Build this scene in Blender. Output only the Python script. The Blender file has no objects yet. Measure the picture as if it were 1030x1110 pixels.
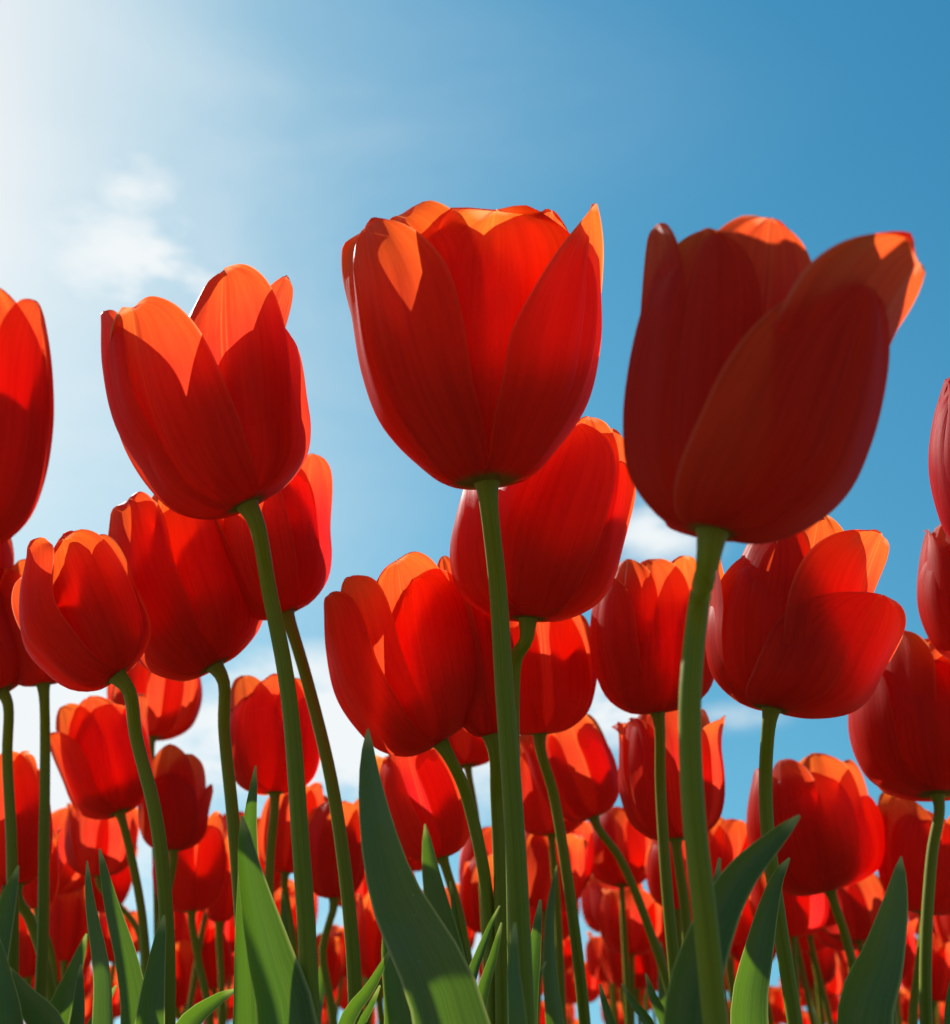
import bpy, math, random
import numpy as np
from mathutils import Vector, Matrix

S = bpy.context.scene
COL = S.collection
R = math.radians
rnd = random.Random(7)

# ------------------------------------------------------------------ camera
PITCH = 27.7                    # degrees above the horizon
FPX = 1190.0                    # focal length in pixels of the 1030 x 1110 photograph
CX, CY = 515.0, 555.0
CAM = np.array([0.0, 0.0, 0.22])
FWD = np.array([0.0, math.cos(R(PITCH)), math.sin(R(PITCH))])
UP = np.array([0.0, -math.sin(R(PITCH)), math.cos(R(PITCH))])
RIGHT = np.array([1.0, 0.0, 0.0])
cd = bpy.data.cameras.new('camera')
cam = bpy.data.objects.new('camera', cd); COL.objects.link(cam)
cam.location = CAM; cam.rotation_euler = (R(90 + PITCH), 0, 0)
cd.sensor_fit = 'VERTICAL'; cd.sensor_height = 24.0; cd.lens = 24.0 * FPX / 1110.0
cd.clip_start = 0.01; cd.clip_end = 2000
cd.dof.use_dof = True; cd.dof.focus_distance = 0.40; cd.dof.aperture_fstop = 10.5
S.camera = cam

# ------------------------------------------------------------------ sky, sun, exposure
SUN_AZ, SUN_EL = -38.0, 40.5    # azimuth from the viewing direction (minus = left), elevation
SKY_STRENGTH = 0.10; EXPOSURE = 0.45
w = bpy.data.worlds.new('World'); S.world = w; w.use_nodes = True
nt = w.node_tree; N = nt.nodes; L = nt.links
for n in list(N): N.remove(n)
def nd(tree, t, **kw):
    n = tree.nodes.new(t)
    for k, v in kw.items(): setattr(n, k, v)
    return n
def mth(tree, op, a, b=None, clamp=False):
    n = tree.nodes.new('ShaderNodeMath'); n.operation = op; n.use_clamp = clamp
    for i, x in enumerate((a, b)):
        if x is None: continue
        if hasattr(x, 'links'): tree.links.new(x, n.inputs[i])
        else: n.inputs[i].default_value = x
    return n.outputs[0]
def ramp(tree, src, lo, hi, a=0.0, b=1.0):
    n = tree.nodes.new('ShaderNodeMapRange'); n.interpolation_type = 'SMOOTHSTEP'
    tree.links.new(src, n.inputs[0])
    for i, x in zip((1, 2, 3, 4), (lo, hi, a, b)): n.inputs[i].default_value = x
    return n.outputs[0]
out = nd(nt, 'ShaderNodeOutputWorld'); bg = nd(nt, 'ShaderNodeBackground'); bg.inputs[1].default_value = SKY_STRENGTH
L.new(bg.outputs[0], out.inputs[0])
sky = nd(nt, 'ShaderNodeTexSky'); sky.sky_type = 'NISHITA'; sky.sun_disc = False
sky.sun_elevation = R(SUN_EL); sky.sun_rotation = R(SUN_AZ)
sky.air_density = 1.0; sky.dust_density = 0.22; sky.ozone_density = 1.0; sky.altitude = 0
tc = nd(nt, 'ShaderNodeTexCoord')
def ray(px, py):
    v = RIGHT * (px - CX) / FPX + UP * (CY - py) / FPX + FWD
    return v
def unit(v): return v / np.linalg.norm(v)
# clouds: soft noise broken banks at fixed directions of the sky dome
CLOUDS = [  # direction (given through the pixel it appears at), horizontal and vertical half size in radians, strength
    (180, 300, .13, .065, 1.0), (150, 208, .06, .045, .7), (110, 260, .10, .05, .6), (715, 575, .075, .045, .8), (330, 370, .02, .03, .4),
    (360, 805, .22, .10, 1.2), (60, 830, .24, .12, 1.2), (800, 775, .06, .02, .5), (650, 765, .09, .055, 1.0),
    (500, 1010, .16, .05, .8), (700, 890, .05, .03, .2), (180, 930, .25, .06, .75)]
noise = nd(nt, 'ShaderNodeTexNoise'); noise.inputs['Scale'].default_value = 7; noise.inputs['Detail'].default_value = 8; noise.inputs['Roughness'].default_value = .62
mp = nd(nt, 'ShaderNodeMapping'); mp.inputs['Scale'].default_value = (1, 1, 2.2)
L.new(tc.outputs['Generated'], mp.inputs[0]); L.new(mp.outputs[0], noise.inputs['Vector'])
total = None
for px, py, hx, hy, st in CLOUDS:
    c = unit(ray(px, py))
    sub = nd(nt, 'ShaderNodeVectorMath', operation='SUBTRACT'); sub.inputs[1].default_value = c
    L.new(tc.outputs['Generated'], sub.inputs[0])
    mul = nd(nt, 'ShaderNodeVectorMath', operation='MULTIPLY'); mul.inputs[1].default_value = (1 / hx, 1 / hx, 1 / hy)
    L.new(sub.outputs[0], mul.inputs[0])
    ln = nd(nt, 'ShaderNodeVectorMath', operation='LENGTH'); L.new(mul.outputs[0], ln.inputs[0])
    m = ramp(nt, ln.outputs['Value'], 1.35, 0.0, 0.0, st)
    total = m if total is None else mth(nt, 'MAXIMUM', total, m)
nn = ramp(nt, noise.outputs['Fac'], .30, .66)
# pale glow painted into the left of the sky, streaked like thin cirrus
SKY_GLOW = [(20, 170, .33, .40, .40), (110, 420, .30, .28, .22), (420, 40, .22, .10, .10), (250, 600, .26, .12, .12), (560, 160, .22, .06, .07)]
vn = nd(nt, 'ShaderNodeTexNoise'); vn.inputs['Scale'].default_value = 2.6; vn.inputs['Detail'].default_value = 9; vn.inputs['Roughness'].default_value = .58; vn.inputs['Distortion'].default_value = .5
vm_ = nd(nt, 'ShaderNodeMapping'); vm_.inputs['Scale'].default_value = (1.0, 1.0, 2.4); vm_.inputs['Rotation'].default_value = (0, R(25), 0)
L.new(tc.outputs['Generated'], vm_.inputs[0]); L.new(vm_.outputs[0], vn.inputs['Vector'])
sky_glow = None
for px, py, hx, hy, st in SKY_GLOW:
    c = unit(ray(px, py))
    sub = nd(nt, 'ShaderNodeVectorMath', operation='SUBTRACT'); sub.inputs[1].default_value = c
    L.new(tc.outputs['Generated'], sub.inputs[0])
    mul = nd(nt, 'ShaderNodeVectorMath', operation='MULTIPLY'); mul.inputs[1].default_value = (1 / hx, 1 / hx, 1 / hy)
    L.new(sub.outputs[0], mul.inputs[0])
    ln = nd(nt, 'ShaderNodeVectorMath', operation='LENGTH'); L.new(mul.outputs[0], ln.inputs[0])
    m = ramp(nt, ln.outputs['Value'], 1.5, 0.0, 0.0, st)
    sky_glow = m if sky_glow is None else mth(nt, 'ADD', sky_glow, m)
sky_glow = mth(nt, 'MULTIPLY', sky_glow, mth(nt, 'ADD', mth(nt, 'MULTIPLY', ramp(nt, vn.outputs['Fac'], .28, .72), .65), .45), True)
dens = mth(nt, 'MULTIPLY', mth(nt, 'ADD', mth(nt, 'MULTIPLY', nn, .75), .25), total, True)
dens = mth(nt, 'MAXIMUM', ramp(nt, dens, .04, .78), mth(nt, 'MULTIPLY', sky_glow, .85))
mix = nd(nt, 'ShaderNodeMix', data_type='RGBA'); L.new(dens, mix.inputs[0])
SKY_LIFT = 0.55
# the air of the photograph stays deep blue down to the horizon: sample the sky a little higher than it is seen
sx = nd(nt, 'ShaderNodeSeparateXYZ'); L.new(tc.outputs['Generated'], sx.inputs[0])
zz = mth(nt, 'ADD', mth(nt, 'MULTIPLY', mth(nt, 'MAXIMUM', sx.outputs[2], 0.0), SKY_LIFT), math.sin(R(SUN_EL)) * (1 - SKY_LIFT))
cx = nd(nt, 'ShaderNodeCombineXYZ'); L.new(sx.outputs[0], cx.inputs[0]); L.new(sx.outputs[1], cx.inputs[1]); L.new(zz, cx.inputs[2])
L.new(cx.outputs[0], sky.inputs[0])
# colour response of the photograph's blue: one exponent and gain for each channel of the sky
sky_rgb = nd(nt, 'ShaderNodeSeparateColor'); L.new(sky.outputs[0], sky_rgb.inputs[0])
hs = nd(nt, 'ShaderNodeCombineColor')
for i, (ga, gn_) in enumerate(((2.02, 7.6), (1.17, 2.75), (.86, 1.68))):
    L.new(mth(nt, 'MULTIPLY', mth(nt, 'POWER', mth(nt, 'MULTIPLY', sky_rgb.outputs[i], .07), ga), gn_ / SKY_STRENGTH / 2 ** EXPOSURE), hs.inputs[i])
L.new(hs.outputs[0], mix.inputs[6]); mix.inputs[7].default_value = (6.5, 6.85, 7.0, 1)
L.new(mix.outputs[2], bg.inputs[0])

sd = np.array([math.sin(R(SUN_AZ)) * math.cos(R(SUN_EL)), math.cos(R(SUN_AZ)) * math.cos(R(SUN_EL)), math.sin(R(SUN_EL))])
sl = bpy.data.lights.new('sun', 'SUN'); sl.energy = 5.0; sl.angle = R(.5); sl.color = (1, .95, .88)
so = bpy.data.objects.new('sun', sl); COL.objects.link(so)
so.rotation_euler = Vector(sd).to_track_quat('Z', 'Y').to_euler(); so.location = (-3, 4, 5)
S.view_settings.view_transform = 'Standard'; S.view_settings.look = 'None'
S.view_settings.exposure = EXPOSURE; S.view_settings.gamma = 1
S.cycles.max_bounces = 12; S.cycles.diffuse_bounces = 7; S.cycles.glossy_bounces = 4

# ------------------------------------------------------------------ materials
def new_mat(name):
    m = bpy.data.materials.new(name); m.use_nodes = True
    for n in list(m.node_tree.nodes): m.node_tree.nodes.remove(n)
    return m, m.node_tree
def rgbmix(t, fac, a, b, blend='MIX'):
    n = t.nodes.new('ShaderNodeMix'); n.data_type = 'RGBA'; n.blend_type = blend
    for i, x in ((0, fac), (6, a), (7, b)):
        if hasattr(x, 'links'): t.links.new(x, n.inputs[i])
        else: n.inputs[i].default_value = x if i == 0 else (*x, 1)
    return n.outputs[2]
def petal_material(name, hue=0.5, pink=0.0):
    m, t = new_mat(name)
    o = nd(t, 'ShaderNodeOutputMaterial')
    uv = nd(t, 'ShaderNodeUVMap'); sp = nd(t, 'ShaderNodeSeparateXYZ'); t.links.new(uv.outputs[0], sp.inputs[0])
    oi = nd(t, 'ShaderNodeObjectInfo')
    u, v = sp.outputs[0], sp.outputs[1]
    au = mth(t, 'ABSOLUTE', mth(t, 'SUBTRACT', u, .5))            # 0 midrib .. 0.5 edge
    cmb = nd(t, 'ShaderNodeCombineXYZ')
    t.links.new(mth(t, 'MULTIPLY', u, 34.0), cmb.inputs[0]); t.links.new(mth(t, 'MULTIPLY', v, 2.2), cmb.inputs[1])
    t.links.new(mth(t, 'MULTIPLY', oi.outputs['Random'], 40.0), cmb.inputs[2])
    vein = nd(t, 'ShaderNodeTexNoise'); vein.inputs['Scale'].default_value = 1.0; vein.inputs['Detail'].default_value = 4
    t.links.new(cmb.outputs[0], vein.inputs['Vector'])
    cm2 = nd(t, 'ShaderNodeCombineXYZ')
    t.links.new(mth(t, 'MULTIPLY', u, 3.0), cm2.inputs[0]); t.links.new(mth(t, 'MULTIPLY', v, 2.5), cm2.inputs[1])
    t.links.new(mth(t, 'MULTIPLY', oi.outputs['Random'], 17.0), cm2.inputs[2])
    blot = nd(t, 'ShaderNodeTexNoise'); blot.inputs['Scale'].default_value = 1.3; blot.inputs['Detail'].default_value = 3
    t.links.new(cm2.outputs[0], blot.inputs['Vector'])
    # thinner, more orange tissue at tip and margin
    thin = mth(t, 'ADD', ramp(t, v, .62, 1.03), mth(t, 'MULTIPLY', ramp(t, au, .22, .52), mth(t, 'MULTIPLY', ramp(t, v, .3, .8), .35)), True)
    thin = mth(t, 'MULTIPLY', thin, mth(t, 'ADD', mth(t, 'MULTIPLY', blot.outputs['Fac'], .7), .45), True)
    tr = rgbmix(t, thin, (.95, .062, .024), (.98, .172, .022))
    tr = rgbmix(t, mth(t, 'MULTIPLY', ramp(t, vein.outputs['Fac'], .42, .68), .24), tr, (.66, .030, .010))
    # midrib: two pale hairlines with a groove between them
    rib = mth(t, 'MULTIPLY', ramp(t, mth(t, 'ABSOLUTE', mth(t, 'SUBTRACT', au, .018)), .011, .002), mth(t, 'MULTIPLY', ramp(t, v, .25, .6), .45))
    tr = rgbmix(t, rib, tr, (.95, .26, .05))
    fine = nd(t, 'ShaderNodeTexNoise'); fine.inputs['Scale'].default_value = 1.0; fine.inputs['Detail'].default_value = 6; fine.inputs['Roughness'].default_value = .7
    cm3 = nd(t, 'ShaderNodeCombineXYZ'); spread = mth(t, 'MULTIPLY', mth(t, 'SUBTRACT', u, .5), mth(t, 'ADD', 60.0, mth(t, 'MULTIPLY', v, 30.0)))
    t.links.new(spread, cm3.inputs[0]); t.links.new(mth(t, 'MULTIPLY', v, 6.0), cm3.inputs[1]); t.links.new(mth(t, 'MULTIPLY', oi.outputs['Random'], 23.0), cm3.inputs[2])
    t.links.new(cm3.outputs[0], fine.inputs['Vector'])
    tr = rgbmix(t, mth(t, 'MULTIPLY', ramp(t, fine.outputs['Fac'], .46, .64), .22), tr, (.74, .028, .009))
    tr = rgbmix(t, mth(t, 'MULTIPLY', ramp(t, blot.outputs['Fac'], .50, .72), .30), tr, (.72, .030, .010))
    rim = mth(t, 'MAXIMUM', ramp(t, au, .478, .497), ramp(t, v, .982, .998))  # bright edge highlight, painted into the transmitted colour along margin and tip
    tr = rgbmix(t, mth(t, 'MULTIPLY', rim, .8), tr, (.98, .34, .14))
    df = rgbmix(t, ramp(t, vein.outputs['Fac'], .38, .7), (.60, .036, .014), (.50, .027, .011))
    base = ramp(t, mth(t, 'ADD', v, mth(t, 'MULTIPLY', vein.outputs['Fac'], .05)), .12, .035)
    tr = rgbmix(t, base, tr, (.42, .30, .04)); df = rgbmix(t, base, df, (.32, .26, .05))
    if pink:
        tr = rgbmix(t, pink, tr, (.75, .02, .09)); df = rgbmix(t, pink, df, (.55, .015, .075))
    h = nd(t, 'ShaderNodeHueSaturation'); t.links.new(tr, h.inputs['Color'])
    t.links.new(mth(t, 'ADD', mth(t, 'MULTIPLY', oi.outputs['Random'], .016), .493), h.inputs['Hue'])
    bump = nd(t, 'ShaderNodeBump'); bump.inputs['Strength'].default_value = .25; bump.inputs['Distance'].default_value = .0007
    hgt = mth(t, 'ADD', mth(t, 'ADD', mth(t, 'MULTIPLY', vein.outputs['Fac'], .8), mth(t, 'MULTIPLY', fine.outputs['Fac'], .5)), mth(t, 'MULTIPLY', ramp(t, au, .0, .03), 1.0))
    t.links.new(hgt, bump.inputs['Height'])
    pb = nd(t, 'ShaderNodeBsdfPrincipled'); t.links.new(df, pb.inputs['Base Color'])
    pb.inputs['Roughness'].default_value = .46; pb.inputs['Specular IOR Level'].default_value = .05 if pink else .12
    t.links.new(bump.outputs[0], pb.inputs['Normal'])
    tb = nd(t, 'ShaderNodeBsdfTranslucent'); t.links.new(h.outputs[0], tb.inputs[0]); t.links.new(bump.outputs[0], tb.inputs['Normal'])
    ms = nd(t, 'ShaderNodeMixShader'); ms.inputs[0].default_value = .66
    t.links.new(pb.outputs[0], ms.inputs[1]); t.links.new(tb.outputs[0], ms.inputs[2]); t.links.new(ms.outputs[0], o.inputs[0])
    return m
PETAL = petal_material('red_petal'); PINK = petal_material('pink_red_petal', pink=.30)
def stem_material():
    m, t = new_mat('stem_green'); o = nd(t, 'ShaderNodeOutputMaterial')
    uv = nd(t, 'ShaderNodeUVMap'); mp = nd(t, 'ShaderNodeMapping'); mp.inputs['Scale'].default_value = (26, 3, 1); t.links.new(uv.outputs[0], mp.inputs[0])
    nz = nd(t, 'ShaderNodeTexNoise'); nz.inputs['Scale'].default_value = 1; nz.inputs['Detail'].default_value = 5; t.links.new(mp.outputs[0], nz.inputs['Vector'])
    c = rgbmix(t, ramp(t, nz.outputs['Fac'], .3, .7), (.135, .165, .006), (.185, .21, .010))
    bp = nd(t, 'ShaderNodeBump'); bp.inputs['Strength'].default_value = .15; bp.inputs['Distance'].default_value = .0005; t.links.new(nz.outputs['Fac'], bp.inputs['Height'])
    pb = nd(t, 'ShaderNodeBsdfPrincipled'); t.links.new(c, pb.inputs['Base Color']); pb.inputs['Roughness'].default_value = .5; pb.inputs['Specular IOR Level'].default_value = .18
    pb.inputs['Subsurface Weight'].default_value = .55; pb.inputs['Subsurface Radius'].default_value = (.6, 1.0, .06); pb.inputs['Subsurface Scale'].default_value = .004
    t.links.new(bp.outputs[0], pb.inputs['Normal']); t.links.new(pb.outputs[0], o.inputs[0])
    return m
STEM = stem_material()
def leaf_material():
    m, t = new_mat('leaf_green'); o = nd(t, 'ShaderNodeOutputMaterial')
    uv = nd(t, 'ShaderNodeUVMap'); oi = nd(t, 'ShaderNodeObjectInfo')
    mp = nd(t, 'ShaderNodeMapping'); mp.inputs['Scale'].default_value = (46, 1.0, 1); t.links.new(uv.outputs[0], mp.inputs[0])
    nz = nd(t, 'ShaderNodeTexNoise'); nz.inputs['Scale'].default_value = 1; nz.inputs['Detail'].default_value = 3; t.links.new(mp.outputs[0], nz.inputs['Vector'])
    tcn = nd(t, 'ShaderNodeTexCoord')
    bl = nd(t, 'ShaderNodeTexNoise'); bl.inputs['Scale'].default_value = 45; bl.inputs['Detail'].default_value = 5; t.links.new(tcn.outputs['Object'], bl.inputs['Vector'])
    sp2 = nd(t, 'ShaderNodeTexNoise'); sp2.inputs['Scale'].default_value = 700; sp2.inputs['Detail'].default_value = 1; t.links.new(tcn.outputs['Object'], sp2.inputs['Vector'])
    c = rgbmix(t, ramp(t, nz.outputs['Fac'], .25, .75), (.038, .085, .018), (.050, .105, .022))
    c = rgbmix(t, mth(t, 'MULTIPLY', ramp(t, bl.outputs['Fac'], .45, .75), .5), c, (.055, .098, .052))
    c = rgbmix(t, ramp(t, sp2.outputs['Fac'], .74, .80), c, (.16, .16, .10))     # pollen and dust specks
    h = nd(t, 'ShaderNodeHueSaturation'); t.links.new(c, h.inputs['Color']); t.links.new(mth(t, 'ADD', mth(t, 'MULTIPLY', oi.outputs['Random'], .5), .75), h.inputs['Value'])
    lu = nd(t, 'ShaderNodeSeparateXYZ'); t.links.new(uv.outputs[0], lu.inputs[0])
    rim = mth(t, 'MAXIMUM', ramp(t, mth(t, 'ABSOLUTE', mth(t, 'SUBTRACT', lu.outputs[0], .5)), .44, .49), ramp(t, lu.outputs[1], .975, .995))  # pale thin margin and tip; the sun they catch is painted into the colour
    bp = nd(t, 'ShaderNodeBump'); bp.inputs['Strength'].default_value = .28; bp.inputs['Distance'].default_value = .0006; t.links.new(nz.outputs['Fac'], bp.inputs['Height'])
    pb = nd(t, 'ShaderNodeBsdfPrincipled'); t.links.new(rgbmix(t, mth(t, 'MULTIPLY', rim, .8), h.outputs[0], (.25, .30, .12)), pb.inputs['Base Color']); pb.inputs['Roughness'].default_value = .38; pb.inputs['Specular IOR Level'].default_value = .5
    t.links.new(bp.outputs[0], pb.inputs['Normal'])
    tb = nd(t, 'ShaderNodeBsdfTranslucent'); t.links.new(rgbmix(t, rim, rgbmix(t, ramp(t, nz.outputs['Fac'], .35, .65), (.14, .30, .012), (.20, .38, .02)), (.55, .65, .12)), tb.inputs[0])
    t.links.new(bp.outputs[0], tb.inputs['Normal'])
    ms = nd(t, 'ShaderNodeMixShader'); ms.inputs[0].default_value = .34
    t.links.new(pb.outputs[0], ms.inputs[1]); t.links.new(tb.outputs[0], ms.inputs[2]); t.links.new(ms.outputs[0], o.inputs[0])
    return m
LEAF = leaf_material()
def soil_material():
    m, t = new_mat('soil'); o = nd(t, 'ShaderNodeOutputMaterial')
    tcn = nd(t, 'ShaderNodeTexCoord')
    a = nd(t, 'ShaderNodeTexNoise'); a.inputs['Scale'].default_value = 22; a.inputs['Detail'].default_value = 9; t.links.new(tcn.outputs['Object'], a.inputs['Vector'])
    b = nd(t, 'ShaderNodeTexNoise'); b.inputs['Scale'].default_value = 1.1; b.inputs['Detail'].default_value = 4; t.links.new(tcn.outputs['Object'], b.inputs['Vector'])
    c = rgbmix(t, ramp(t, a.outputs['Fac'], .3, .7), (.19, .145, .098), (.31, .24, .17))
    c = rgbmix(t, mth(t, 'MULTIPLY', ramp(t, b.outputs['Fac'], .5, .7), .5), c, (.16, .13, .08))
    bp = nd(t, 'ShaderNodeBump'); bp.inputs['Distance'].default_value = .03; t.links.new(a.outputs['Fac'], bp.inputs['Height'])
    pb = nd(t, 'ShaderNodeBsdfPrincipled'); t.links.new(c, pb.inputs['Base Color']); pb.inputs['Roughness'].default_value = .95
    t.links.new(bp.outputs[0], pb.inputs['Normal']); t.links.new(pb.outputs[0], o.inputs[0])
    return m
SOIL = soil_material()

# ------------------------------------------------------------------ helpers
def grid_mesh(name, P, UVs, mat, closed=False):
    """P: (nv, nu, 3) grid of points -> smooth quad mesh."""
    nv, nu = P.shape[:2]
    faces = []; cols = nu if closed else nu - 1
    for j in range(nv - 1):
        for i in range(cols):
            k = (i + 1) % nu
            faces.append((j * nu + i, j * nu + k, (j + 1) * nu + k, (j + 1) * nu + i))
    me = bpy.data.meshes.new(name)
    me.from_pydata(P.reshape(-1, 3).tolist(), [], faces)
    me.polygons.foreach_set('use_smooth', [True] * len(faces))
    ul = me.uv_layers.new(name='UVMap')
    fl = UVs.reshape(-1, 2)
    idx = np.empty(len(me.loops), dtype=np.int32); me.loops.foreach_get('vertex_index', idx)
    uvd = fl[idx].copy()
    if closed:                                     # unwrap the seam
        q = uvd.reshape(-1, 4, 2)
        wrap = (q[:, :, 0].max(1) - q[:, :, 0].min(1)) > .5
        sel = q[wrap]; sel[:, :, 0][sel[:, :, 0] < .5] += 1.0; q[wrap] = sel
        uvd = q.reshape(-1, 2)
    ul.data.foreach_set('uv', uvd.ravel().tolist())
    me.materials.append(mat)
    return me
def link(name, data, parent=None):
    o = bpy.data.objects.new(name, data); COL.objects.link(o)
    if parent is not None: o.parent = parent
    return o
def catmull(pts, n):
    """points (k,d) -> n points, chord-parametrised Catmull-Rom"""
    p = np.asarray(pts, float)
    k = len(p)
    seg = np.sqrt(np.linalg.norm(np.diff(p, axis=0), axis=1)) + 1e-9
    t = np.concatenate([[0], np.cumsum(seg)])
    m = np.zeros_like(p)
    m[0] = (p[1] - p[0]) / (t[1] - t[0]); m[-1] = (p[-1] - p[-2]) / (t[-1] - t[-2])
    for i in range(1, k - 1):
        a = (p[i] - p[i - 1]) / (t[i] - t[i - 1]); b = (p[i + 1] - p[i]) / (t[i + 1] - t[i])
        m[i] = (a * (t[i + 1] - t[i]) + b * (t[i] - t[i - 1])) / (t[i + 1] - t[i - 1])
    x = np.linspace(0, t[-1], n); j = np.clip(np.searchsorted(t, x, side='right') - 1, 0, k - 2)
    h = (t[j + 1] - t[j])[:, None]; s = ((x - t[j])[:, None]) / h
    return ((2 * s**3 - 3 * s**2 + 1) * p[j] + (s**3 - 2 * s**2 + s) * h * m[j] + (-2 * s**3 + 3 * s**2) * p[j + 1] + (s**3 - s**2) * h * m[j + 1])
def project(P):
    q = P - CAM
    z = q @ FWD
    return np.stack([CX + FPX * (q @ RIGHT) / z, CY - FPX * (q @ UP) / z], -1)
def on_plane(px, py, y):
    r = ray(px, py); return CAM + r * (y - CAM[1]) / r[1]

# ------------------------------------------------------------------ petals
def petal_grid(p, nu, nv):
    """One petal in flower space: axis +Z, unit height; az 0 faces -Y."""
    g = np.random.RandomState(int(p.get('seed', 0)) % 100000)
    t = np.linspace(0, 1, nv); v = 1 - (1 - t) ** 1.45
    u = np.linspace(-1, 1, nu); u = np.sign(u) * np.abs(u) ** .85
    lay = p.get('lay', 0); k = p.get('k', .92 if lay else 1.0)
    rm, rt, h = p['rm'], p['rt'], p['h']; rb = p.get('rb', rm * .86)
    kn = np.array([[.03, 0], [rb * .55, .022], [rb * .95, .14], [rb * .45 + rm * .57, .30], [rm * 1.01, .52], [rm * .60 + rt * .42, .78], [rt, 1.0]])
    kn[:, 0] *= k; kn[:, 1] *= h
    tk = np.array([0, .09, .24, .41, .60, .82, 1.0])
    dense = catmull(np.column_stack([kn, tk * .0001]), 300)
    arc = np.concatenate([[0], np.cumsum(np.linalg.norm(np.diff(dense[:, :2], axis=0), axis=1))]); arc /= arc[-1]
    r = np.interp(v, arc, dense[:, 0]); z = np.interp(v, arc, dense[:, 1])
    vm = p.get('vm', .58); a, b = p.get('a', 2.2), p.get('b', .55)
    lo = .20 + .80 * np.sin(np.clip(v / vm, 0, 1) * math.pi / 2) ** .9
    hi = np.clip(1 - np.clip((v - vm) / (1 - vm), 0, 1) ** a, 0, 1) ** b
    wd = p['w'] * np.where(v < vm, lo, hi) + .004
    U, V = np.meshgrid(u, v); W = wd[:, None]; rr = r[:, None]
    s = U * W
    rho = p.get('kc', 1.0) * np.maximum(rr, .12)
    ang = np.clip(s / rho, -2.2, 2.2)
    x = rr - rho * (1 - np.cos(ang)); y = rho * np.sin(ang); zz = np.repeat(z[:, None], nu, 1)
    ph = g.uniform(0, 6.28, 6)
    am = p.get('ruf', .016); taper = np.clip(W / (.35 * p['w']), 0, 1) ** 1.3   # ripples die out where the tip narrows
    x = x + taper * am * V**2 * (np.sin(3.1 * U + ph[0]) * np.abs(U) + .5 * np.sin(6.3 * U + 5 * V + ph[1]) * np.abs(U) ** 2)
    zz = zz + am * 1.1 * np.clip((V - .6) / .4, 0, 1) ** 2 * np.sin(4.2 * U + ph[2]) * (np.abs(U) + .25) * taper
    zz = zz + .008 * np.clip((V - .93) / .07, 0, 1) ** 2
    x = x + p.get('tw', 0) * U * V**2
    x = x + p.get('er', -.012) * np.abs(U) ** 4 * V
    x = x - .014 * np.exp(-(U / .07) ** 2) * np.clip(V * 2.2, 0, 1) * np.clip((1 - V) / .15, 0, 1)             # midrib groove
    x = x + taper * np.clip(V * 1.5, 0, 1) * (.007 * np.sin(U * 8 + 2 * V + ph[3]) + .004 * np.sin(U * 15 - 4 * V + ph[4]) * V + .006 * np.sin(6 * V + 3 * U + ph[5]))
    zz = zz + .010 * np.clip((V - .85) / .15, 0, 1) * np.sin(11 * U + ph[4]) * (1 - np.abs(U)) * taper
    tcv = np.clip((V - p.get('ts', .72)) / (1 - p.get('ts', .72)), 0, 1); q = p.get('tc', 0)
    x = x + q * tcv**2; zz = zz - abs(q) * p.get('td', .55) * tcv**2.2
    fl = p.get('fold', 0)                                                        # one upper margin folds over
    if fl:
        m = np.clip(U * np.sign(fl) - .35, 0, 1) ** 1.5 * np.clip((V - .45) / .5, 0, 1)
        x = x + abs(fl) * m; y = y - fl * m * 1.2
    y = y + p.get('ln', 0) * V ** 1.6
    az = R(p['az'])
    X = x * math.sin(az) + y * math.cos(az); Y = -x * math.cos(az) + y * math.sin(az)
    return np.stack([X, Y, zz], -1), np.stack([U * .5 + .5, V], -1)

def petals_default(seed, op=0.0, turn=None):
    g = random.Random(seed)
    a0 = g.uniform(0, 120) if turn is None else turn
    out = []
    for i in range(6):
        inner = i >= 3
        out.append(dict(az=a0 + 120 * (i % 3) + (60 if inner else 0) + g.uniform(-9, 9), lay=int(inner),
            h=g.uniform(.94, 1.06) * (1.0 if inner else .95), w=g.uniform(.39, .47), rm=.47 + g.uniform(-.02, .03) + op * .3,
            rt=.36 + op + g.uniform(-.07, .08), a=g.uniform(2.2, 2.9), b=g.uniform(.46, .60), vm=g.uniform(.52, .64),
            tc=g.choice([0, 0, .03, -.08, .10, -.04]), tw=g.uniform(-.05, .05), er=g.choice([-.02, .0, .03, .05]), ruf=g.uniform(.012, .03),
            fold=g.choice([0, 0, 0, .10, -.10]), ln=g.uniform(-.05, .05), kc=g.uniform(.95, 1.15), seed=seed * 11 + i))
    return out

def frame_of(base, top, H, f):
    """Find the flower's position: its axis runs from the ray of the base pixel to the ray of the top pixel, length H."""
    rb, rt = ray(*base), ray(*top)
    lo, hi = .05, 20.0
    for _ in range(50):
        d = (lo + hi) / 2
        B = CAM + rb * d; y = B[1] + H * f; T = CAM + rt * (y - CAM[1]) / rt[1]
        if np.linalg.norm(T - B) < H: lo = d
        else: hi = d
    Z = unit(T - B)
    view = unit(B + (T - B) * .5 - CAM)
    Yv = unit(view - Z * (view @ Z)); Xv = np.cross(Yv, Z)
    return B, np.stack([Xv, Yv, Z], 0)

def fit(base, box, H, f, pets):
    l, t, r = box
    tx, ty, ws = (l + r) / 2, t + .12 * (base[1] - t), .9
    grids = [petal_grid(p, 9, 12)[0].reshape(-1, 3) for p in pets]
    allp = np.concatenate(grids)
    for it in range(14):
        B, F = frame_of(base, (tx, ty), H, f)
        W = B + (allp * np.array([ws * H, ws * H, H])) @ F
        q = project(W)
        pl, pt, pr = q[:, 0].min(), q[:, 1].min(), q[:, 0].max()
        tx += ((l + r) - (pl + pr)) / 2 * .9; ty += (t - pt) * .7
        ws = min(1.7, max(.45, ws * ((r - l) / (pr - pl)) ** .8))
    return B, F, ws

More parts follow.
